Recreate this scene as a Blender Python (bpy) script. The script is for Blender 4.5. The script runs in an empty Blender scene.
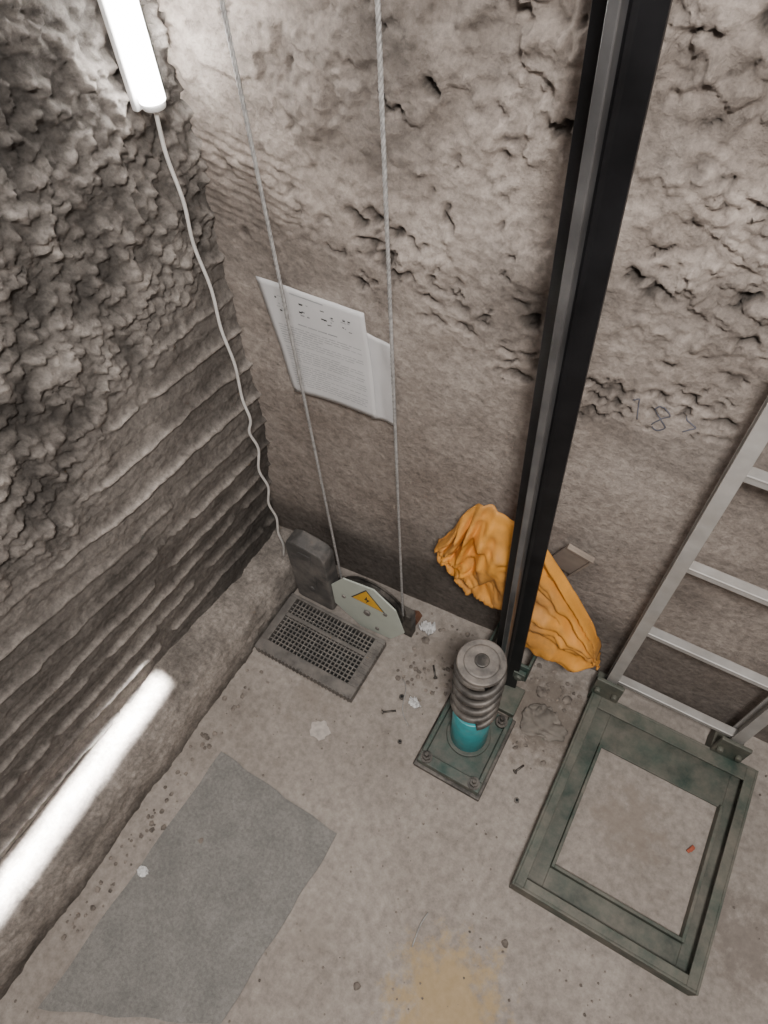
import bpy, bmesh, math, random
import numpy as np
from mathutils import Vector, Matrix
random.seed(7); np.random.seed(7)
S=bpy.context.scene
COL=bpy.context.collection

# ------------------------------------------------------------ noise helpers
def hsh(a,b,seed):
    n=(a*374761393+b*668265263+seed*1442695041)&0xFFFFFFFF
    n=((n^(n>>13))*1274126177)&0xFFFFFFFF
    n=(n^(n>>16))&0xFFFFFFFF
    return n/4294967295.0
def vnoise(u,v,seed=0):
    iu=np.floor(u).astype(np.int64); iv=np.floor(v).astype(np.int64)
    fu=u-iu; fv=v-iv
    fu=fu*fu*(3-2*fu); fv=fv*fv*(3-2*fv)
    h=lambda a,b:hsh(a,b,seed)*2-1
    return ((h(iu,iv)*(1-fu)+h(iu+1,iv)*fu)*(1-fv)+(h(iu,iv+1)*(1-fu)+h(iu+1,iv+1)*fu)*fv)
def fbm(u,v,oct=4,seed=0):
    s=0;a=1.0;t=0
    for i in range(oct):
        c,s_=math.cos(.6*i),math.sin(.6*i)
        uu=(u*c-v*s_)*2**i+i*17.3;vv=(u*s_+v*c)*2**i+i*9.1
        s=s+a*vnoise(uu,vv,seed+i);t+=a;a*=.5
    return s/t*1.4
def worley(u,v,seed=0):
    iu=np.floor(u).astype(np.int64); iv=np.floor(v).astype(np.int64)
    best=np.full(np.shape(u),9.0);cid=np.zeros(np.shape(u))
    for a in(-1,0,1):
        for b in(-1,0,1):
            cu=iu+a;cv=iv+b
            du=cu+hsh(cu,cv,seed)-u;dv=cv+hsh(cu,cv,seed+77)-v
            d=np.sqrt(du*du+dv*dv);m=d<best
            best=np.where(m,d,best);cid=np.where(m,hsh(cu,cv,seed+133),cid)
    return best,cid
def sstep(a,b,x):
    t=np.clip((x-a)/(b-a),0,1);return t*t*(3-2*t)

# ------------------------------------------------------------ materials
def newmat(name):
    m=bpy.data.materials.new(name);m.use_nodes=True
    nt=m.node_tree;return m,nt,nt.nodes["Principled BSDF"]
def simple(name,col,rough=.6,metal=0.,var=.25,scale=25.,bump=.15,dust=None,dust_amt=.5):
    m,nt,b=newmat(name);N=nt.nodes;L=nt.links
    tc=N.new("ShaderNodeTexCoord")
    no=N.new("ShaderNodeTexNoise");no.inputs["Scale"].default_value=scale;no.inputs["Detail"].default_value=6
    L.new(tc.outputs["Object"],no.inputs["Vector"])
    r=N.new("ShaderNodeValToRGB")
    r.color_ramp.elements[0].position=.3;r.color_ramp.elements[1].position=.7
    r.color_ramp.elements[0].color=(*[c*(1-var) for c in col],1)
    r.color_ramp.elements[1].color=(*[min(1,c*(1+var)) for c in col],1)
    L.new(no.outputs["Fac"],r.inputs["Fac"])
    src=r.outputs["Color"]
    if dust:
        n2=N.new("ShaderNodeTexNoise");n2.inputs["Scale"].default_value=scale*.6;n2.inputs["Detail"].default_value=10;n2.inputs["Roughness"].default_value=.7
        L.new(tc.outputs["Object"],n2.inputs["Vector"])
        r2=N.new("ShaderNodeMapRange");r2.inputs["From Min"].default_value=.55-.35*dust_amt;r2.inputs["From Max"].default_value=.85-.2*dust_amt
        L.new(n2.outputs["Fac"],r2.inputs["Value"])
        mx=N.new("ShaderNodeMixRGB");mx.inputs["Color2"].default_value=(*dust,1)
        L.new(r2.outputs["Result"],mx.inputs["Fac"]);L.new(src,mx.inputs["Color1"]);src=mx.outputs["Color"]
    L.new(src,b.inputs["Base Color"])
    b.inputs["Roughness"].default_value=rough;b.inputs["Metallic"].default_value=metal
    if bump:
        bp=N.new("ShaderNodeBump");bp.inputs["Strength"].default_value=bump;bp.inputs["Distance"].default_value=.004
        L.new(no.outputs["Fac"],bp.inputs["Height"]);L.new(bp.outputs["Normal"],b.inputs["Normal"])
    return m
def concrete(name,dark,light,scale=6,bump=.5,bd=.004,fine=60,cav=True,stain_shade=(),speck=.0):
    m,nt,b=newmat(name);N=nt.nodes;L=nt.links
    tc=N.new("ShaderNodeTexCoord")
    n1=N.new("ShaderNodeTexNoise");n1.inputs["Scale"].default_value=scale;n1.inputs["Detail"].default_value=10;n1.inputs["Roughness"].default_value=.65
    n2=N.new("ShaderNodeTexNoise");n2.inputs["Scale"].default_value=fine;n2.inputs["Detail"].default_value=8;n2.inputs["Roughness"].default_value=.75
    L.new(tc.outputs["Object"],n1.inputs["Vector"]);L.new(tc.outputs["Object"],n2.inputs["Vector"])
    r=N.new("ShaderNodeValToRGB");r.color_ramp.elements[0].position=.3;r.color_ramp.elements[1].position=.68
    r.color_ramp.elements[0].color=(*dark,1);r.color_ramp.elements[1].color=(*light,1)
    L.new(n1.outputs["Fac"],r.inputs["Fac"])
    r2=N.new("ShaderNodeMapRange");r2.inputs["From Min"].default_value=.3;r2.inputs["From Max"].default_value=.7;r2.inputs["To Min"].default_value=.72-speck;r2.inputs["To Max"].default_value=1.15+speck
    L.new(n2.outputs["Fac"],r2.inputs["Value"])
    mu=N.new("ShaderNodeMixRGB");mu.blend_type='MULTIPLY';mu.inputs["Fac"].default_value=1
    L.new(r.outputs["Color"],mu.inputs["Color1"]);L.new(r2.outputs["Result"],mu.inputs["Color2"])
    src=mu.outputs["Color"]
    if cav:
        at=N.new("ShaderNodeAttribute");at.attribute_name="grime_shade"
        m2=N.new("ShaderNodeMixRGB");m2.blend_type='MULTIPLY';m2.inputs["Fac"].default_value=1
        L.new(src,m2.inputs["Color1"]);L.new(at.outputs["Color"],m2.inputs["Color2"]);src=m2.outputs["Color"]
    for (px,py,pr,pc,amt) in stain_shade:
        sp=N.new("ShaderNodeVectorMath");sp.operation='DISTANCE';sp.inputs[1].default_value=(px,py,0)
        L.new(tc.outputs["Object"],sp.inputs[0])
        n3=N.new("ShaderNodeTexNoise");n3.inputs["Scale"].default_value=16;n3.inputs["Detail"].default_value=12;n3.inputs["Roughness"].default_value=.75
        L.new(tc.outputs["Object"],n3.inputs["Vector"])
        ad=N.new("ShaderNodeMath");ad.operation='MULTIPLY_ADD';ad.inputs[1].default_value=.55
        L.new(n3.outputs["Fac"],ad.inputs[0]);L.new(sp.outputs["Value"],ad.inputs[2])
        mr=N.new("ShaderNodeMapRange");mr.inputs["From Min"].default_value=pr+.29;mr.inputs["From Max"].default_value=pr+.20;mr.inputs["To Max"].default_value=amt
        L.new(ad.outputs[0],mr.inputs["Value"])
        m3=N.new("ShaderNodeMixRGB");m3.inputs["Color2"].default_value=(*pc,1)
        L.new(mr.outputs["Result"],m3.inputs["Fac"]);L.new(src,m3.inputs["Color1"]);src=m3.outputs["Color"]
    L.new(src,b.inputs["Base Color"]);b.inputs["Roughness"].default_value=.92
    b.inputs["Specular IOR Level"].default_value=.25
    bp=N.new("ShaderNodeBump");bp.inputs["Strength"].default_value=bump;bp.inputs["Distance"].default_value=bd
    L.new(n2.outputs["Fac"],bp.inputs["Height"]);L.new(bp.outputs["Normal"],b.inputs["Normal"])
    return m

M_back=concrete("plaster_back",(.262,.219,.189),(.43,.372,.33),scale=4,bump=1,bd=.007,fine=48,speck=.18)
M_left=concrete("concrete_left",(.165,.145,.130),(.35,.314,.283),scale=6,bump=1,bd=.008,fine=55,speck=.24)
M_other=concrete("concrete_plain",(.25,.22,.20),(.38,.34,.31),scale=4,cav=False)
M_floor=concrete("floor_dusty",(.295,.257,.226),(.42,.371,.33),scale=2.6,bump=.25,bd=.003,fine=40,cav=False,speck=.07,
   stain_shade=((.07,.02,.17,(.50,.35,.16),.62),(-.02,.93,.17,(.15,.12,.095),.65),(.74,.60,.14,(.18,.15,.13),.6),(-.42,.95,.12,(.20,.165,.135),.5),(.36,.74,.12,(.25,.205,.17),.6),(-.75,.58,.10,(.24,.20,.17),.4),(-.35,-.02,.05,(.33,.29,.25),.5)))  # floor stains; the spot right of the steel frame is its painted shadow
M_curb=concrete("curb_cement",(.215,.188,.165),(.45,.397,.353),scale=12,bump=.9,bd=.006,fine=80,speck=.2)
M_mat=concrete("mat_grey",(.205,.198,.186),(.285,.272,.253),scale=9,bump=.3,bd=.002,fine=120,cav=False,speck=.08)
M_black=simple("rail_black",(.016,.016,.018),rough=.4,metal=.6,var=.4,scale=12,bump=.05)
M_steel=simple("machined_steel",(.27,.275,.285),rough=.36,metal=.9,var=.35,scale=9,bump=.05)
M_dsteel=simple("oily_steel",(.07,.065,.06),rough=.5,metal=.7,var=.4,dust=(.3,.27,.24),dust_amt=.35)
M_spring=simple("spring_steel",(.105,.096,.088),rough=.55,metal=.5,var=.4,dust=(.30,.265,.235),dust_amt=.3)
M_cap=simple("cap_steel",(.14,.128,.118),rough=.6,metal=.4,var=.45,scale=35,dust=(.32,.28,.245),dust_amt=.45)
M_grey=simple("dusty_steel",(.20,.187,.175),rough=.6,metal=.4,var=.35,dust=(.32,.285,.255),dust_amt=.5)
M_green=simple("green_paint_dusty",(.032,.056,.043),rough=.6,var=.35,scale=15,dust=(.20,.177,.145),dust_amt=.66)
M_greenp=simple("green_paint",(.024,.062,.05),rough=.55,var=.35,scale=18,dust=(.18,.158,.135),dust_amt=.5)
M_cyan=simple("cyan_paint",(.03,.38,.42),rough=.38,var=.15,bump=.05,dust=(.25,.3,.3),dust_amt=.15)
M_alu=simple("aluminium",(.50,.485,.465),rough=.5,metal=.35,var=.18,scale=14,dust=(.42,.385,.35),dust_amt=.4)
M_orange=simple("orange_fabric",(.76,.33,.05),rough=.65,var=.2,scale=9,bump=.4,dust=(.32,.17,.075),dust_amt=.28)
M_weight=simple("cast_iron",(.08,.076,.073),rough=.7,var=.3,scale=20,dust=(.24,.215,.195),dust_amt=.3)
M_plate=simple("pale_green_plate",(.56,.60,.53),rough=.5,var=.06,scale=10,bump=.03)
M_yel=simple("sign_yellow",(.85,.46,.03),rough=.5,var=.08,bump=0)
M_ink=simple("ink_black",(.04,.04,.04),rough=.8,var=.1,bump=0)
M_inkg=simple("ink_grey",(.36,.36,.37),rough=.8,var=.2,bump=0)
M_pencil=simple("pencil_mark",(.10,.10,.12),rough=.9,var=.3,bump=0)
M_paper=simple("paper",(.60,.59,.59),rough=.75,var=.06,scale=7,bump=.05)
M_rope=simple("wire_rope",(.38,.37,.36),rough=.5,metal=.3,var=.3,scale=90)
M_cable=simple("white_cable",(.66,.64,.61),rough=.6,var=.15,scale=30)
M_dark=simple("pit_dark",(.012,.012,.012),rough=.9,var=.2)
M_grate=simple("grate_iron",(.15,.14,.13),rough=.6,metal=.4,var=.4,dust=(.29,.26,.235),dust_amt=.55)
M_rag=simple("dusty_rag",(.20,.175,.15),rough=.8,var=.35,scale=15,bump=.5)
M_card=simple("cardboard",(.25,.205,.17),rough=.9,var=.25,scale=15)
M_white=simple("white_plastic",(.68,.67,.66),rough=.6,var=.12)
M_red=simple("red_plastic",(.42,.10,.05),rough=.6,var=.2)
M_brown=simple("rust_brown",(.16,.075,.045),rough=.8,var=.3)
M_stone=simple("pebble",(.22,.187,.16),rough=.95,var=.6,scale=30)
M_spot=simple("dried_mud",(.50,.45,.41),rough=.95,var=.2,scale=60)
M_tube,nt,b=newmat("tube_glow")
b.inputs["Emission Color"].default_value=(1,.985,.96,1);b.inputs["Emission Strength"].default_value=32
b.inputs["Base Color"].default_value=(.9,.9,.9,1)

# ------------------------------------------------------------ mesh helpers
def obj_from_bm(name,bm,mats,smooth=False,bevel=0,parent=None):
    me=bpy.data.meshes.new(name);bm.normal_update();bm.to_mesh(me);bm.free()
    for m in (mats if isinstance(mats,(list,tuple)) else [mats]): me.materials.append(m)
    if smooth:
        for p in me.polygons:p.use_smooth=True
    o=bpy.data.objects.new(name,me);COL.objects.link(o)
    if bevel:
        md=o.modifiers.new("bevel",'BEVEL');md.width=bevel;md.segments=2;md.limit_method='ANGLE'
    if parent:o.parent=parent
    return o
def box(bm,x0,x1,y0,y1,z0,z1,mi=0,mat=None):
    vs=[bm.verts.new(p) for p in [(x0,y0,z0),(x1,y0,z0),(x1,y1,z0),(x0,y1,z0),(x0,y0,z1),(x1,y0,z1),(x1,y1,z1),(x0,y1,z1)]]
    if mat is not None:
        for v in vs:v.co=mat@v.co
    for f in [(0,3,2,1),(4,5,6,7),(0,1,5,4),(1,2,6,5),(2,3,7,6),(3,0,4,7)]:
        q=bm.faces.new([vs[i] for i in f]);q.material_index=mi
def cyl(bm,p0,p1,r,seg=24,mi=0,r2=None,caps=True):
    p0=Vector(p0);p1=Vector(p1);d=(p1-p0).normalized()
    a=d.orthogonal().normalized();b=d.cross(a)
    r2=r if r2 is None else r2
    A=[];B=[]
    for i in range(seg):
        t=2*math.pi*i/seg;o=a*math.cos(t)+b*math.sin(t)
        A.append(bm.verts.new(p0+o*r));B.append(bm.verts.new(p1+o*r2))
    for i in range(seg):
        j=(i+1)%seg;f=bm.faces.new([A[i],A[j],B[j],B[i]]);f.material_index=mi;f.smooth=True
    if caps:
        f=bm.faces.new(A[::-1]);f.material_index=mi;f=bm.faces.new(B);f.material_index=mi
def tube(bm,pts,r,seg=8,mi=0,caps=True):
    pts=[Vector(p) for p in pts];rings=[]
    up=None
    for i,p in enumerate(pts):
        d=(pts[min(i+1,len(pts)-1)]-pts[max(i-1,0)]).normalized()
        if up is None: up=d.orthogonal().normalized()
        a=(up-d*up.dot(d)).normalized();up=a;b=d.cross(a)
        rr=r(i/(len(pts)-1)) if callable(r) else r
        rings.append([bm.verts.new(p+(a*math.cos(2*math.pi*k/seg)+b*math.sin(2*math.pi*k/seg))*rr) for k in range(seg)])
    for A,B in zip(rings,rings[1:]):
        for k in range(seg):
            j=(k+1)%seg;f=bm.faces.new([A[k],A[j],B[j],B[k]]);f.smooth=True;f.material_index=mi
    if caps:
        bm.faces.new(rings[0][::-1]).material_index=mi;bm.faces.new(rings[-1]).material_index=mi
def prism(bm,poly,vec,mi=0):
    A=[bm.verts.new(p) for p in poly];B=[bm.verts.new(Vector(p)+Vector(vec)) for p in poly]
    n=len(A)
    bm.faces.new(A[::-1]).material_index=mi;bm.faces.new(B).material_index=mi
    for i in range(n):
        j=(i+1)%n;bm.faces.new([A[i],A[j],B[j],B[i]]).material_index=mi
def empty(name,loc=(0,0,0)):
    e=bpy.data.objects.new(name,None);COL.objects.link(e);e.empty_display_size=.05;return e
def catmull(P,n=8):
    P=[Vector(p) for p in P];P=[2*P[0]-P[1]]+P+[2*P[-1]-P[-2]];o=[]
    for i in range(1,len(P)-2):
        a,b,c,d=P[i-1:i+3]
        for k in range(n):
            t=k/n;o.append(.5*((2*b)+(c-a)*t+(2*a-5*b+4*c-d)*t*t+(3*b-a-3*c+d)*t**3))
    o.append(P[-2]);return o
def grid(name,X,Yc,Z,mat,grime_shade=None,smooth=True,flip=False):
    n,m=X.shape
    co=np.stack([X,Yc,Z],-1).reshape(-1,3).astype(np.float32)
    idx=np.arange(n*m).reshape(n,m)
    q=np.stack([idx[:-1,:-1],idx[:-1,1:],idx[1:,1:],idx[1:,:-1]],-1).reshape(-1,4)
    if flip:q=q[:,::-1]
    me=bpy.data.meshes.new(name)
    me.vertices.add(len(co));me.vertices.foreach_set("co",co.ravel())
    me.loops.add(q.size);me.loops.foreach_set("vertex_index",q.ravel().astype(np.int32))
    me.polygons.add(len(q));me.polygons.foreach_set("loop_start",np.arange(0,q.size,4,dtype=np.int32));me.polygons.foreach_set("loop_total",np.full(len(q),4,dtype=np.int32))
    me.update(calc_edges=True)
    if smooth: me.polygons.foreach_set("use_smooth",np.ones(len(q),dtype=bool))
    if grime_shade is not None:
        a=me.color_attributes.new("grime_shade",'FLOAT_COLOR','POINT')  # albedo multiplier: dirt and random tone, plus shade painted in
        g=np.repeat(grime_shade.reshape(-1,1),4,1).astype(np.float32);g[:,3]=1
        a.data.foreach_set("color",g.ravel())
    me.materials.append(mat);me.validate()
    o=bpy.data.objects.new(name,me);COL.objects.link(o);return o

# ------------------------------------------------------------ back wall
rng=np.random.RandomState(11)
holes=[]
for i in range(420):
    x=rng.uniform(-1.1,.7);z=rng.uniform(1.45,3.2)
    holes.append((x,z,rng.uniform(.004,.014),rng.uniform(.4,1.0),rng.uniform(-.9,.9),rng.uniform(.006,.018)))
for i in range(44): # large gouges, mostly at the right
    x=rng.uniform(-.18,.35) if i<32 else rng.uniform(-1,.2);z=rng.uniform(1.5,2.3)
    holes.append((x,z,rng.uniform(.012,.026),rng.uniform(.3,.8),rng.uniform(-.9,.9),rng.uniform(.02,.032)))
for i in range(150): # eroded band between the smooth and the rough plaster
    t=rng.uniform(0,1);x=-.80+t*1.35+rng.normal(0,.02);z=1.50-.22*sstep(0,.45,t)+.2*sstep(.5,.8,t)+rng.normal(0,.05)
    holes.append((x,z,rng.uniform(.005,.024),rng.uniform(.25,.8),rng.uniform(-.6,.3),rng.uniform(.010,.028)))
for i in range(60):
    holes.append((rng.uniform(-1,.7),rng.uniform(.2,1.3),rng.uniform(.002,.005),1,0,rng.uniform(.002,.005)))
def back_disp(x,z):
    zb=1.36+.10*fbm(x*2.1,x*0+3.3,3,5)
    r=sstep(-.05,.25,z-zb)
    d=.010*fbm(x*2.3,z*2.3,3,1)
    wu=x+.012*vnoise(x*22,z*22,14);wv=z+.012*vnoise(x*22,z*22,15)
    f2,c2=worley(wu*58,wv*58,4)
    peb2=np.clip(1-f2*1.5,0,1)*(c2>.45)
    n=fbm(x*9,z*9,5,2)
    reg=sstep(-.3,.5,fbm(x*3.1,z*3.1,3,8)+.7*sstep(-.3,.1,x))
    s1=sstep(.02,.10,fbm(x*7,z*7,6,9)); s2=sstep(.12,.2,fbm(x*16+3,z*16,5,23)); s3=sstep(.1,.22,fbm(x*34+3,z*34,4,25))
    d=d+r*(.008*n+.0085*s1+reg*(.012*s2+.008*s3)+(1-reg)*.003*s3+.006*reg*peb2)+ (1-r)*(.0016*fbm(x*9,z*9,5,4)+.0006*peb2+.0008*s1)
    pm=sstep(.25,.5,fbm(x*1.9+4,z*2.6,2,21))*r
    d=d+pm*.003*np.sin((z+.25*x+.004*vnoise(x*9,z*9,33))*2*np.pi/.021)
    h=np.zeros_like(d)
    for hx,hz,s,asp,ang,dep in holes:
        m=(np.abs(x-hx)<.09)&(np.abs(z-hz)<.09)
        if not m.any():continue
        xx=x[m]-hx;zz=z[m]-hz
        xx=xx+.014*fbm(x[m]*50,z[m]*50,2,31);zz=zz+.014*fbm(x[m]*50,z[m]*50,2,35)
        c,s_=math.cos(ang),math.sin(ang)
        a=(xx*c+zz*s_)/s;b=(-xx*s_+zz*c)/(s*asp)
        h[m]=np.maximum(h[m],dep*np.exp(-(a*a+b*b)**1.2))
    return d-h,h,r,(s2+s3)*.5*reg*r
def wall_y(x): return 1.075+.07*(x+1.08)
xs=np.arange(-1.30,.92,.0052);zs=np.arange(-.02,3.3,.0060)
X,Z=np.meshgrid(xs,zs)
d,h,r,pb=back_disp(X,Z)
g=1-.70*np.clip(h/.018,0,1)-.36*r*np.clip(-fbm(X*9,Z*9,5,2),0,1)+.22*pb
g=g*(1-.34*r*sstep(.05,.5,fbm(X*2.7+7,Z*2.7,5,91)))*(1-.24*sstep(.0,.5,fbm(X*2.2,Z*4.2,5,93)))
base_shade=1-sstep(.27,.44,Z+.05*fbm(X*3,Z*3,3,12)); g=g*(1-base_shade*(.30+.28*(1-sstep(-.35,.1,X))))  # shadow at the wall foot painted into the colour, deeper to the left
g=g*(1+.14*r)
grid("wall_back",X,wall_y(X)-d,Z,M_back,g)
def wy(x,z):
    dd=back_disp(np.array([[x]]),np.array([[z]]))[0][0,0];return wall_y(x)-dd

# ------------------------------------------------------------ left wall
ys=np.arange(-1.4,1.2,.0064);zs=np.arange(-.02,3.3,.0056)
Yg,Z=np.meshgrid(ys,zs)
def left_x(y,z):
    zz=z+.16*(y-.5)+.010*fbm(y*2.2,z*1.0,2,41)
    P=.118
    k=np.floor(zz/P);f=zz/P-k
    rough=sstep(1.04,1.30,z+.14*fbm(y*3,z*3,4,44)-.20*(y-.3))
    w=.088+.03*vnoise(k*2.7,y*5,50)
    cen=.5+.16*(hsh(k.astype(np.int64),k.astype(np.int64)*0+3,9)-.5)
    ridge=np.exp(-((f-cen+.04*vnoise(k*9.1,y*7,51)+.05*fbm(k*5.1+.3,y*26,3,52))/w)**2)
    amp=.68+.32*vnoise(k*3.1,y*3.5,46)
    brk=sstep(-.75,-.35,fbm(y*9,k*5.3,4,47))
    prof=.022*ridge*amp*brk + .003*(1-f)
    wu=y+.012*vnoise(y*22,z*22,54);wv=z+.012*vnoise(y*22,z*22,55)
    f1,c1=worley(wu*34,wv*34,43); f2,c2=worley(wu*66,wv*66,44)
    p1=np.clip(1-f1*1.4,0,1)*(c1>.35);p2=np.clip(1-f2*1.4,0,1)*(c2>.3)
    s1=sstep(.0,.10,fbm(y*8,z*8,6,57));s2=sstep(.1,.22,fbm(y*21,z*21,4,59))
    d=(1-rough)*(prof+.003*fbm(y*8,z*16,4,42)+.0015*p2+.0018*s2)
    n=fbm(y*7,z*7,5,43)
    d=d+rough*(.016*n+.006*s1+.009*s2+.016*p1+.009*p2)
    d=d+.008*fbm(y*1.8,z*1.8,2,49)
    base=-1.125-.075*(1-sstep(.22,.85,z))
    return base+d,n,ridge*brk*amp,rough,p1+s2*.7
Xl,n,ridge,rough,p1=left_x(Yg,Z)
g=(1-.42*rough*(1-sstep(2.2,2.8,Z)))*(1+1.0*(1-rough)*sstep(.15,.75,ridge))*(1-.16*(1-rough))*(1-.5*rough*np.clip(-n*1.5,0,1))*(1+.9*rough*p1)  # ridge tops lightened: pale deposits plus tube light put into the colour
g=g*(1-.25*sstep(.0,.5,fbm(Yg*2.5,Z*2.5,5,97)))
g=g*(1-.36*sstep(.55,1.05,Yg)*(1-sstep(.6,1.6,Z)))  # painted shade of the lower back corner
g=g*(1-.35*(1-sstep(.22,.34,Z)))  # shade of the crease above the curb, put into the colour
grid("wall_left",Xl,Yg,Z,M_left,g,flip=True)

# ------------------------------------------------------------ floor + remaining shell
xs=np.arange(-1.30,.95,.014);ys=np.arange(-1.4,1.28,.014)
X,Yg=np.meshgrid(xs,ys)
grid("floor",X,Yg,.003*fbm(X*3,Yg*3,3,61)+.0012*fbm(X*20,Yg*20,3,62)-.004,M_floor,flip=False)
bm=bmesh.new();box(bm,.90,.96,-1.45,1.3,-.02,3.3);obj_from_bm("wall_right",bm,M_other)
bm=bmesh.new();box(bm,-1.30,.96,-1.46,-1.40,-.02,3.3);obj_from_bm("wall_front",bm,M_other)

# curb (cement haunch along the left wall)
ys=np.arange(-1.4,1.09,.008);th=np.linspace(0,1,60)
T,Yg=np.meshgrid(th,ys)
hh=.225-.09*sstep(.35,1.0,Yg)+.016*fbm(Yg*3,Yg*0,3,71)
ang=T*np.pi/2
f1,c1=worley(Yg*40,T*13,75);pp=np.clip(1-f1*1.5,0,1)*(c1>.5)
nz=.006*fbm(Yg*14,T*5,4,72)+.005*pp+.006*fbm(Yg*4,T*2,2,74)
cx=-1.235+(.190+nz)*np.cos(ang)**.62; cz=(hh+nz)*np.sin(ang)**.85
grid("concrete_curb",cx,Yg,cz-.003,M_curb,(1-.2*sstep(.7,1.05,Yg)-.45*(1-sstep(0,.18,T)))*(1-.25*sstep(.1,.5,fbm(Yg*6,T*3,5,78))),flip=True)  # colour darkened as painted shade along the floor crease and back corner

# ------------------------------------------------------------ floor mat
bm=bmesh.new()
cs=[(-.915,.275),(-.43,.25),(-.455,-.33),(-.93,-.56)]
out=[]
for i in range(4):
    a=Vector(cs[i]);b_=Vector(cs[(i+1)%4])
    for k in range(14):
        p=a.lerp(b_,k/14);nx=.003*math.sin(k*1.3+i*5)+random.uniform(-.0012,.0012)
        q=(b_-a).normalized();p=p+Vector((-q.y,q.x))*nx;out.append((p.x,p.y,.0005))
prism(bm,out[::-1],(0,0,.0035));obj_from_bm("floor_mat",bm,M_mat)

# ------------------------------------------------------------ sump grate
G=empty("drain_grate")
bm=bmesh.new()
x0,x1,y0,y1=-1.03,-.615,.635,.885
zt=.04
box(bm,x0,x1,y0,y0+.045,.0,zt);box(bm,x0,x1,y1-.012,y1,0,zt);box(bm,x0,x0+.03,y0+.045,y1-.012,0,zt);box(bm,x1-.04,x1,y0+.045,y1-.012,0,zt)
box(bm,x0+.03,x1-.04,.795,.81,0,zt)
for i in range(26):
    xx=x0+.012+i*.0155;box(bm,xx,xx+.006,y0-.004,y0+.006,.004,zt+.003)
for i in range(12):
    yy=y0+.05+i*.0165;box(bm,x1-.03,x1+.003,yy,yy+.007,.01,zt+.004)
obj_from_bm("frame",bm,M_grate,bevel=.002,parent=G)
bm=bmesh.new();box(bm,x0+.03,x1-.04,y0+.045,y1-.012,.001,.010);obj_from_bm("sump_dark_plate",bm,M_dark,parent=G)  # near-black plate stands in for the shade inside the sump
bm=bmesh.new()
for i in range(22):
    xx=x0+.042+i*.0158
    if xx<x1-.045: box(bm,xx,xx+.0035,y0+.045,y1-.012,.024,.034)
for i in range(12):
    yy=y0+.058+i*.0158
    if yy<y1-.02: box(bm,x0+.03,x1-.04,yy,yy+.0035,.024,.033)
obj_from_bm("mesh_bars",bm,M_grey,parent=G)

# ------------------------------------------------------------ rope tensioning sheave
T_=empty("rope_tension_sheave")
cx_,cz_=-.695,.18
bm=bmesh.new()
def ring(cx,cz,y0,y1,r0,r1,mi=0,seg=40):
    V=[]
    for i in range(seg):
        t=2*math.pi*i/seg;V.append([bm.verts.new((cx+r*math.cos(t),y,cz+r*math.sin(t))) for r,y in ((r0,y0),(r1,y0),(r1,y1),(r0,y1))])
    for i in range(seg):
        A=V[i];B=V[(i+1)%seg]
        for k in range(4):
            f=bm.faces.new([A[k],A[(k+1)%4],B[(k+1)%4],B[k]]);f.material_index=mi
ring(cx_,cz_,.925,.931,.045,.130);ring(cx_,cz_,.931,.945,.045,.118);ring(cx_,cz_,.945,.951,.045,.130)
cyl(bm,(cx_,.915,cz_),(cx_,.975,cz_),.045,20)
obj_from_bm("pulley_wheel",bm,M_dsteel,parent=T_)
bm=bmesh.new()
oct_=[(-.840,.24),(-.782,.332),(-.660,.358),(-.578,.282),(-.548,.14),(-.605,.032),(-.735,.012),(-.840,.105)]
prism(bm,[(a,.902,b) for a,b in oct_][::-1],(0,.006,0))
obj_from_bm("guard_plate",bm,M_plate,bevel=.002,parent=T_)
bm=bmesh.new()
for x,z in((-.79,.20),(-.62,.22),(-.66,.07)):
    cyl(bm,(x,.897,z),(x,.903,z),.008,12)
cyl(bm,(cx_,.893,.165),(cx_,.903,.165),.013,16)
obj_from_bm("plate_bolts",bm,M_grey,parent=T_)
bm=bmesh.new();tx,tz=-.690,.262
tri=lambda s:[(tx+s*math.cos(math.radians(a)),0,tz+s*.9*math.sin(math.radians(a))) for a in(90,210,330)]
prism(bm,[(p[0],.9005,p[2]) for p in tri(.078)],(0,.002,0),0)
prism(bm,[(p[0],.8995,p[2]) for p in tri(.070)],(0,.002,0),1)
prism(bm,[(tx+.002,.8985,tz+.028),(tx-.010,.8985,tz-.002),(tx+.001,.8985,tz+.001),(tx-.005,.8985,tz-.022),(tx+.012,.8985,tz+.007),(tx+.001,.8985,tz+.006)],(0,.001,0),0)
obj_from_bm("warning_label",bm,[M_ink,M_yel],parent=T_)
bm=bmesh.new()
box(bm,-.98,cx_+.03,.955,.967,cz_-.025,cz_+.025)
box(bm,-.60,-.55,.955,.99,.0,.16)
obj_from_bm("swing_arm",bm,M_dsteel,bevel=.002,parent=T_)
bm=bmesh.new()
wp=[(-1.00,.06),(-.985,.05),(-.855,.05),(-.84,.065),(-.84,.40),(-.855,.425),(-.89,.435),(-.955,.445),(-.99,.43),(-1.0,.40)]
prism(bm,[(a,.888,c) for a,c in wp],(0,.062,0))
obj_from_bm("cast_weight",bm,M_weight,bevel=.006,parent=T_)
bm=bmesh.new();box(bm,-.945,-.895,.885,.888,.20,.40);cyl(bm,(-.92,.882,.17),(-.92,.89,.17),.012,12)
obj_from_bm("weight_bolt",bm,M_weight,bevel=.002,parent=T_)
def rope(name,p0,p1,r=.0043):
    bm=bmesh.new();p0=Vector(p0);p1=Vector(p1)
    for k in range(3):
        q=[]
        N_=600
        for i in range(N_+1):
            p=p0.lerp(p1,i/N_);a=i/N_*2*math.pi*95+k*2.094
            q.append(p+Vector((math.cos(a),math.sin(a),0))*r*.45)
        tube(bm,q,r*.62,5)
    return obj_from_bm(name,bm,M_rope,smooth=True)
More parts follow.
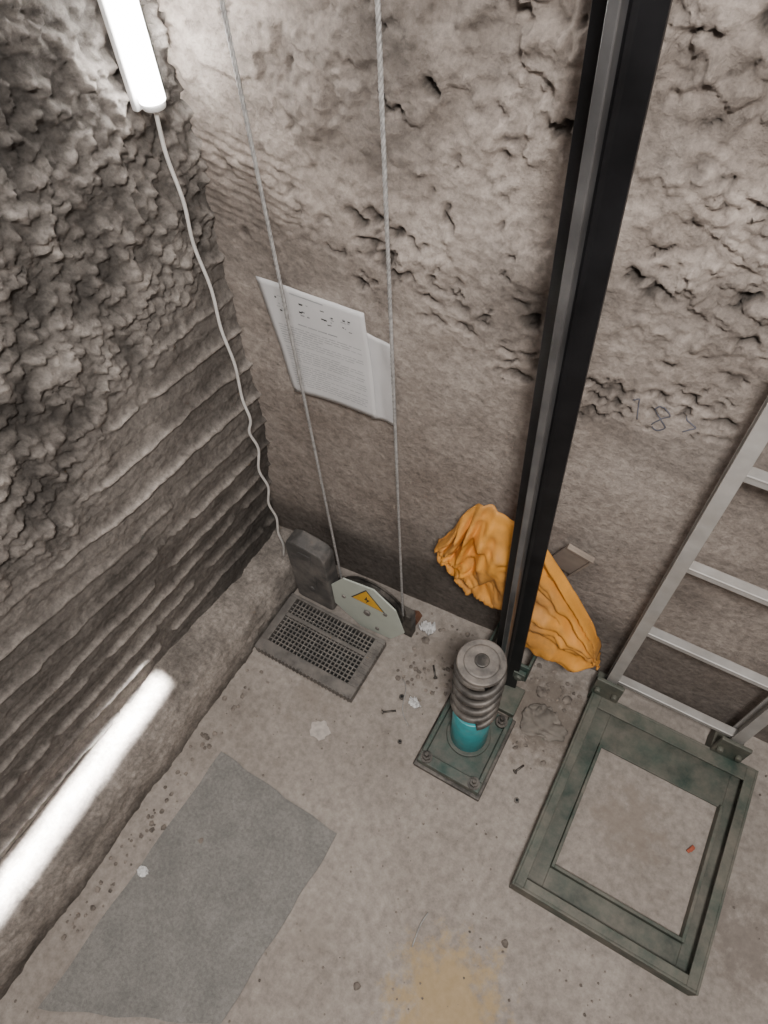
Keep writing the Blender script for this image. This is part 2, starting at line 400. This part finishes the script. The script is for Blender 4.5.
rope("steel_wire_rope",(-.818,.938,.19),(-.862,.938,3.4))
rope("steel_wire_rope.001",(-.572,.938,.19),(-.566,.938,3.4))

# ------------------------------------------------------------ guide rail
GR=empty("guide_rail")
def railx(z):return -.190-.028*(z-.4)
zs0,zs1=.03,3.4
def sweep(bm,poly,mi=0):
    A=[bm.verts.new((railx(zs0)+x,y,zs0)) for x,y in poly];B=[bm.verts.new((railx(zs1)+x,y,zs1)) for x,y in poly]
    n=len(A);bm.faces.new(A[::-1]).material_index=mi;bm.faces.new(B).material_index=mi
    for i in range(n):
        j=(i+1)%n;bm.faces.new([A[i],A[j],B[j],B[i]]).material_index=mi
bm=bmesh.new();sweep(bm,[(-.045,.950),(-.012,.946),(-.005,.940),(-.005,.915),(.005,.915),(.005,.940),(.012,.946),(.045,.950),(.045,.960),(-.045,.960)])
obj_from_bm("flange",bm,M_black,bevel=.001,parent=GR)
bm=bmesh.new();sweep(bm,[(-.008,.914),(-.008,.884),(-.0065,.882),(.0065,.882),(.008,.884),(.008,.914)])
obj_from_bm("running_blade",bm,M_steel,bevel=.001,parent=GR)
bm=bmesh.new()
for x in(-.245,-.135):
    cyl(bm,(x,.935,.15),(x,.962,.15),.014,6);box(bm,x-.02,x+.02,.944,.9605,.13,.175)
obj_from_bm("rail_clips",bm,M_greenp,bevel=.002,parent=GR)
bm=bmesh.new();box(bm,-.27,-.10,.86,.962,.0,.03);obj_from_bm("rail_foot",bm,M_green,bevel=.003,parent=GR)
bm=bmesh.new()
box(bm,-.27,-.11,.963,.973,.09,.20);box(bm,-.27,-.262,.973,1.12,.09,.20);box(bm,-.118,-.11,.973,1.12,.09,.20)
obj_from_bm("rail_wall_bracket",bm,M_greenp,bevel=.002)

# ------------------------------------------------------------ spring buffer
B_=empty("spring_buffer")
bx,by=-.205,.725
bm=bmesh.new()
box(bm,-.325,-.085,.555,.85,.0,.022,1)
box(bm,-.315,-.095,.565,.60,.022,.058,0);box(bm,-.315,-.095,.60,.84,.022,.030,0)
box(bm,-.315,-.300,.60,.84,.030,.060,0);box(bm,-.110,-.095,.60,.84,.030,.060,0)
obj_from_bm("base_frame",bm,[M_greenp,M_dsteel],bevel=.003,parent=B_)
bm=bmesh.new()
for x,y in((-.29,.585),(-.12,.585),(-.285,.81),(-.125,.81)):
    cyl(bm,(x,y,.05),(x,y,.064),.02,20);cyl(bm,(x,y,.06),(x,y,.078),.014,6);cyl(bm,(x,y,.07),(x,y,.10),.007,12)
obj_from_bm("anchor_bolts",bm,M_dsteel,parent=B_)
bm=bmesh.new();cyl(bm,(bx,by,.03),(bx,by,.044),.074,40,mi=1);cyl(bm,(bx,by,.042),(bx,by,.305),.061,48)
obj_from_bm("cyan_housing",bm,[M_cyan,M_greenp],bevel=.003,parent=B_)
bm=bmesh.new();pts=[]
turn=5.0;N_=300
for i in range(N_+1):
    t=i/N_;zz=.308+.328*(t)
    a=2*math.pi*turn*t-1.0;pts.append((bx+.062*math.cos(a),by+.062*math.sin(a),zz))
tube(bm,pts,.0110,10)
obj_from_bm("coil_spring",bm,M_spring,smooth=True,parent=B_)
bm=bmesh.new();cyl(bm,(bx,by,.28),(bx,by,.63),.028,28)
obj_from_bm("inner_rod",bm,M_dark,parent=B_)
bm=bmesh.new();cyl(bm,(bx,by,.640),(bx,by,.654),.068,48,r2=.066)
cyl(bm,(bx,by,.654),(bx,by,.659),.050,40,r2=.046);cyl(bm,(bx,by,.657),(bx,by,.666),.020,24,mi=1)
obj_from_bm("top_cap",bm,[M_cap,M_dsteel],bevel=.003,parent=B_)

# ------------------------------------------------------------ green channel frame
F_=empty("steel_floor_frame")
fx0,fx1,fy0,fy1=.10,.642,.380,1.050
bm=bmesh.new();t=.007;hz=.085
box(bm,fx0,fx0+t,fy0,fy1,0,hz);box(bm,fx1-t,fx1,fy0,fy1,0,hz)
box(bm,fx0+t,fx1-t,fy0,fy0+t,0,hz);box(bm,fx0+t,fx1-t,fy1-t,fy1,0,hz)
box(bm,fx0+t,fx0+.034,fy0+t,fy1-t,hz-t,hz);box(bm,fx1-.034,fx1-t,fy0+t,fy1-t,hz-t,hz)
box(bm,fx0+.034,fx1-.034,fy0+t,fy0+.034,hz-t,hz);box(bm,fx0+.034,fx1-.034,fy1-.05,fy1-t,hz-t,hz)
obj_from_bm("channel_outer",bm,M_green,bevel=.0015,parent=F_)
bm=bmesh.new()
box(bm,fx0+t,fx0+.085,fy0+t,fy1-t,.004,.014);box(bm,fx1-.055,fx1-t,fy0+t,fy1-t,.004,.014)
box(bm,fx0+.085,fx1-.055,fy0+t,fy0+.11,.004,.014);box(bm,fx0+.085,fx1-.055,fy1-.14,fy1-t,.004,.014)
box(bm,fx0+.085,fx0+.095,fy0+.11,fy1-.14,.002,.040);box(bm,fx1-.065,fx1-.055,fy0+.11,fy1-.14,.002,.040)
box(bm,fx0+.095,fx1-.065,fy0+.11,fy0+.120,.002,.040)
obj_from_bm("channel_inner",bm,M_green,bevel=.0015,parent=F_)

# ------------------------------------------------------------ ladder
L_=empty("aluminium_ladder")
LX=(.138,.536)
bm=bmesh.new()
for x in LX:
    box(bm,x-.017,x+.017,1.060,1.066,.09,3.3);box(bm,x-.017,x+.017,1.110,1.116,.09,3.3)
    box(bm,x-.003,x+.003,1.066,1.110,.09,3.3)
obj_from_bm("side_rails",bm,M_alu,bevel=.001,parent=L_)
bm=bmesh.new()
for i in range(9):
    z=.165+.365*i
    box(bm,LX[0]+.003,LX[1]-.003,1.078,1.100,z-.012,z+.012)
    box(bm,LX[0]+.003,LX[1]-.003,1.074,1.104,z+.009,z+.014)
obj_from_bm("rungs",bm,M_alu,bevel=.003,parent=L_)
bm=bmesh.new()
for x in LX:
    box(bm,x-.045,x+.045,1.040,1.053,.087,.20);box(bm,x-.045,x+.045,1.052,1.125,.001,.09)
    box(bm,x-.025,x+.025,1.050,1.062,.10,.18)
    cyl(bm,(x-.028,1.025,.14),(x-.028,1.041,.14),.011,6);cyl(bm,(x+.028,1.025,.14),(x+.028,1.041,.14),.011,6)
obj_from_bm("foot_clamps",bm,M_green,bevel=.003,parent=L_)

# ------------------------------------------------------------ orange cloth
U=[(-.50,.58),(-.455,.665),(-.42,.78),(-.365,.850),(-.30,.84),(-.20,.80),(-.11,.67),(0,.51),(.055,.38)]
Lw=[(-.49,.53),(-.44,.455),(-.37,.395),(-.30,.34),(-.18,.24),(-.09,.215),(0,.225),(.065,.27),(.080,.295)]
Uc=catmull([(a,0,b) for a,b in U],14);Lc=catmull([(a,0,b) for a,b in Lw],14)
nu=len(Uc);nv=90
Tt=np.linspace(0,1,nu)
Xc=np.zeros((nv,nu));Zc=np.zeros((nv,nu))
for i in range(nu):
    for j in range(nv):
        v=j/(nv-1);p=Uc[i].lerp(Lc[i],v)
        Xc[j,i]=p.x;Zc[j,i]=p.z
V_=np.linspace(0,1,nv)[:,None]*np.ones((1,nu));U_=np.ones((nv,1))*Tt[None,:]
def ridged(u,v,o,s): return 1-np.abs(fbm(u,v,o,s))*1.8
ff=V_+.12*fbm(U_*3,V_*2,2,88)
right=sstep(.45,.62,U_)
foldR=ridged(U_*1.6+5,ff*5.5,2,82)
foldL=ridged(U_*9+ff*4,ff*2.0-U_*3,2,86)
f1,c1=worley(U_*16+ff*3,ff*8-U_*4,85)
w=.034*(foldR*right+foldL*(1-right))+.012*ridged(U_*9+ff*3,ff*10,2,87)+.010*f1*(.4+c1)
Yc_=1.062-.045*np.sin(np.pi*np.clip(V_,0,1))**.6*np.sin(np.pi*np.clip(U_,.03,.97))-w*np.clip(V_*6,0.3,1)
Yc_=np.where((Xc>-.285)&(Xc<-.095),np.maximum(Yc_,.982),Yc_)
Zc=Zc+.014*fbm(U_*8,V_*2,3,84)*(V_*.8+.35)
o=grid("orange_cloth",Xc,Yc_,Zc,M_orange)
md=o.modifiers.new("s",'SOLIDIFY');md.thickness=.003

# ------------------------------------------------------------ posters
P_=empty("wall_notice")
def paper_off(u,v): return .010*(v**3)*abs(u-.4)+.0035*float(fbm(np.array([u*2.3+1]),np.array([v*2.1]),2,101)[0])+.012*max(0,u-.8)*v
def sheet(name,c,off,n=22):
    X=np.zeros((n,n));Yv=np.zeros((n,n));Z=np.zeros((n,n))
    for j in range(n):
        for i in range(n):
            u=i/(n-1);v=j/(n-1)
            a=Vector(c[0]).lerp(Vector(c[1]),u);b_=Vector(c[3]).lerp(Vector(c[2]),u);p=a.lerp(b_,v)
            X[j,i]=p.x;Z[j,i]=p.y;Yv[j,i]=wall_y(p.x)-off-paper_off(u,v)
    o=grid(name,X,Yv,Z,M_paper);o.parent=P_
    md=o.modifiers.new("s",'SOLIDIFY');md.thickness=.0012
    return o
TL,TR,BR,BL=(-1.005,1.372),(-.718,1.355),(-.700,1.018),(-.955,1.015)
OFF=.032
sheet("main_sheet",[TL,TR,BR,BL],OFF)
sheet("second_sheet",[(-.74,1.29),(-.66,1.275),(-.652,1.000),(-.725,.995)],.022)
bm=bmesh.new()
def q(u0,v0,u1,v1,mi):
    P=[]
    for u,v in((u0,v0),(u1,v0),(u1,v1),(u0,v1)):
        a=Vector(TL).lerp(Vector(TR),u);b_=Vector(BL).lerp(Vector(BR),u);p=a.lerp(b_,v)
        P.append(bm.verts.new((p.x,wall_y(p.x)-OFF-.0024-paper_off(u,v),p.y)))
    bm.faces.new(P).material_index=mi
rr=random.Random(3)
q(.30,.045,.62,.055,1)
for cx0 in(.12,.34,.56,.76):
    for k in range(9):
        a=cx0+rr.uniform(0,.11);b_=.10+rr.uniform(0,.12);q(a,b_,a+rr.uniform(.01,.04),b_+rr.uniform(.004,.014),rr.choice((0,0,1)))
for k in range(4):q(.3+k*.1,.30,.39+k*.1,.310,1)
for i in range(26):
    v=.35+i*.022
    if i in(8,15):continue
    x=.08
    while x<.9:
        l=rr.uniform(.03,.11);q(x,v,min(x+l,.92),v+.006,1);x+=l+.015
        if rr.random()<.06:break
obj_from_bm("print",bm,[M_ink,M_inkg],parent=P_)

# ------------------------------------------------------------ handwriting 18 >
bm=bmesh.new()
def stroke(pts):
    c=catmull([(x,0,z-.015) for x,z in pts],8);tube(bm,[(p.x,wy(p.x,p.z)-.001,p.z) for p in c],.0016,5)
stroke([(-.103,1.31),(-.092,1.32),(-.089,1.30),(-.082,1.262)])
stroke([(-.030,1.312),(-.048,1.318),(-.055,1.298),(-.037,1.283),(-.022,1.265),(-.035,1.250),(-.050,1.260),(-.037,1.283),(-.022,1.300),(-.030,1.312)])
stroke([(.008,1.305),(.021,1.298),(.034,1.289),(.026,1.280),(.014,1.268)])
obj_from_bm("wall_marking",bm,M_pencil)

# ------------------------------------------------------------ fluorescent lamp in corner
LA=empty("fluorescent_lamp")
lx,ly=-1.062,.945
bm=bmesh.new();cyl(bm,(lx,ly,1.80),(lx,ly,2.96),.024,24);obj_from_bm("glass_tube",bm,M_tube,parent=LA)
bm=bmesh.new()
box(bm,lx-.040,lx-.026,ly-.02,ly+.02,1.78,3.02);cyl(bm,(lx,ly,1.786),(lx,ly,1.802),.022,20);cyl(bm,(lx,ly,2.958),(lx,ly,3.0),.023,20)
box(bm,lx-.03,lx,ly-.01,ly+.01,1.782,1.795)
obj_from_bm("batten",bm,M_white,bevel=.003,parent=LA)
bm=bmesh.new()
cp=[(lx,ly,1.788),(-1.066,.942,1.70),(-1.060,.945,1.60),(-1.068,.945,1.50),(-1.062,.952,1.38),(-1.066,.950,1.26),(-1.060,.955,1.14),(-1.064,.950,1.02),(-1.056,.95,.94),(-1.070,.945,.88),(-1.064,.955,.80),(-1.078,.945,.70),(-1.068,.953,.61),(-1.08,.945,.52),(-1.072,.953,.43),(-1.08,.948,.34),(-1.075,.95,.26),(-1.09,.95,.17)]
tube(bm,catmull(cp,8),.0042,8)
obj_from_bm("lamp_cable",bm,M_cable,smooth=True)

# ------------------------------------------------------------ floor clutter
bm=bmesh.new()
rr=random.Random(5)
def free(x,y):
    for a,b,c,d in((-1.06,-.54,.6,1.0),(-.34,-.07,.54,1.02),(.09,.66,.36,1.12),(-.10,.10,.82,.97)):
        if a<x<b and c<y<d:return False
    return x>-1.02
def pebble(bm,x,y,s,z=0,mi=0,force=False):
    if not force and not free(x,y):return
    r=bmesh.ops.create_icosphere(bm,subdivisions=1,radius=s)
    for v in r['verts']:
        v.co=Vector((v.co.x*rr.uniform(.7,1.3)+x,v.co.y*rr.uniform(.7,1.3)+y,v.co.z*.6*rr.uniform(.7,1.2)+z+s*.35))
    for f in {f for v in r['verts'] for f in v.link_faces}:f.material_index=mi
for i in range(620):
    pebble(bm,rr.uniform(-1.02,.8),rr.uniform(-.6,1.1),rr.uniform(.0012,.0045))
for i in range(300):
    x=rr.choice([rr.gauss(-.42,.10),rr.gauss(0,.1),rr.gauss(-.985,.018)]);y=rr.uniform(.76,1.09) if x>-.9 else rr.uniform(-.4,1.0)
    pebble(bm,x,y,rr.uniform(.002,.010))
for x,y,s in((.15,.24,.012),(-.17,-.06,.012),(-.93,-.01,.010),(-.80,.02,.010),(-.5,.97,.016),(-.05,.99,.022),(.04,1.01,.018)):
    pebble(bm,x,y,s)
obj_from_bm("rubble_pebbles",bm,M_stone)
def nut(name,x,y,r=.010):
    bm=bmesh.new();cyl(bm,(x,y,.0),(x,y,.009),r,6);cyl(bm,(x,y,.009),(x,y,.0095),r*.5,12,mi=1);obj_from_bm(name,bm,[M_dsteel,M_dark],bevel=.001)
nut("hex_nut",-.47,.74);nut("hex_nut.001",-.40,.60,.008);nut("hex_nut.002",.02,.62,.009)
def screw(name,x,y,a,l=.045):
    bm=bmesh.new();d=Vector((math.cos(a),math.sin(a),0))
    p=Vector((x,y,.008));cyl(bm,p,p+d*l,.0035,10);cyl(bm,p-d*.005,p,.008,6);obj_from_bm(name,bm,M_dsteel)
screw("loose_bolt",-.50,.66,.6);screw("loose_bolt.001",-.40,.86,2.2);screw("loose_bolt.002",-.02,.70,1.1,.035)
bm=bmesh.new();P=[]
for i in range(22):
    a=2*math.pi*i/22;r_=.032*(1+.12*math.sin(a*5)+.08*math.sin(a*9));P.append((-.66+r_*1.1*math.cos(a),.50+r_*math.sin(a),0))
prism(bm,P,(0,0,.004));obj_from_bm("dried_mud_splat",bm,M_spot)
def scrap(name,x,y,s,mat,h=.012,seed=1,z0=.001):
    n=18;u=np.linspace(-1,1,n);A,Bb=np.meshgrid(u,u)
    rr_=np.sqrt(1-.5*Bb**2);rs=np.sqrt(1-.5*A**2)
    X=x+s*A*rr_*(1+.3*fbm(A*1.3,Bb*1.3,2,seed));Yv=y+s*.75*Bb*rs*(1+.3*fbm(A*1.3+9,Bb*1.3,2,seed+1))
    Z=z0+h*np.abs(fbm(A*1.8,Bb*1.8,3,seed+2))+h*.2
    o=grid(name,X,Yv,Z,mat);md=o.modifiers.new("s",'SOLIDIFY');md.thickness=.001;return o
scrap("plastic_wrapper",-.42,.74,.022,M_white,.03,3)
scrap("paper_scrap",-.90,-.14,.018,M_white,.015,9)
scrap("dusty_rag",.0,.89,.075,M_rag,.035,14)
scrap("crumpled_bag",-.51,1.01,.030,M_white,.05,33)
bm=bmesh.new()
prism(bm,[(-.59,1.0,.0),(-.56,1.0,.0),(-.545,1.0,.05),(-.56,1.0,.075),(-.595,1.0,.05)],(0,.035,0));cyl(bm,(-.57,.99,.04),(-.57,1.0,.04),.010,12)
obj_from_bm("rusty_clamp",bm,M_brown,bevel=.004)
bm=bmesh.new();mt=Matrix.Translation((.54,.75,.0))@Matrix.Rotation(1.1,4,'Z');box(bm,-.014,.014,-.005,.005,.002,.009,mat=mt);box(bm,-.008,.010,-.007,.004,.009,.012,mat=mt);obj_from_bm("brick_crumb",bm,M_red,bevel=.002)
bm=bmesh.new();mt=Matrix.Translation((-.115,1.105,.69))@Matrix.Rotation(.15,4,'X')@Matrix.Rotation(.3,4,'Y')
box(bm,-.040,.040,-.004,.004,-.08,.08,mat=mt);box(bm,-.040,.040,-.012,-.004,.070,.08,mat=mt);box(bm,.034,.040,-.012,-.004,-.08,.070,mat=mt);obj_from_bm("cardboard_scrap",bm,M_card,bevel=.001)
bm=bmesh.new()
tube(bm,catmull([(-.50,.80,.004),(-.47,.77,.02),(-.445,.70,.006),(-.40,.66,.004)],8),.0014,6)
tube(bm,catmull([(-.08,.10,.004),(-.085,.16,.006),(-.08,.2,.004)],8),.002,6)
obj_from_bm("stray_wire",bm,M_rope,smooth=True)

# ------------------------------------------------------------ lights
def area(name,loc,target,size,energy,col=(1,1,1)):
    l=bpy.data.lights.new(name,'AREA');l.energy=energy;l.color=col;l.size=size
    o=bpy.data.objects.new(name,l);COL.objects.link(o);o.location=loc
    d=Vector(target)-Vector(loc);o.rotation_euler=d.to_track_quat('-Z','Y').to_euler();return o
area("shaft_work_light",(.30,-.30,3.15),(-.15,.7,.6),.30,72,(1,.968,.93))
l=bpy.data.lights.new("daylight_sliver",'AREA');l.shape='RECTANGLE';l.size=.050;l.size_y=1.07;l.energy=13;l.spread=math.radians(1.3)
o=bpy.data.objects.new("daylight_sliver",l);COL.objects.link(o);o.location=(-.484,-.18,3.2)
o.rotation_euler=(Matrix.Rotation(math.radians(1.5),3,'Z')@Matrix.Rotation(.2165,3,'Y')).to_euler()
w=bpy.data.worlds.new("World");S.world=w;w.use_nodes=True
w.node_tree.nodes["Background"].inputs[0].default_value=(.97,.97,1,1);w.node_tree.nodes["Background"].inputs[1].default_value=.70

# ------------------------------------------------------------ camera
c=bpy.data.cameras.new("camera");cam=bpy.data.objects.new("camera",c);COL.objects.link(cam)
r_=Vector((.8659,.4988,-.0421)).normalized();f_=Vector((-.3154,.4783,-.8196)).normalized()
u_=r_.cross(f_).normalized();r_=f_.cross(u_).normalized()
M=Matrix((r_,u_,-f_)).transposed().to_4x4();M.translation=(0,0,2.4);cam.matrix_world=M
c.sensor_fit='VERTICAL';c.sensor_height=36;c.lens=700/1024*36;c.clip_start=.02
S.camera=cam
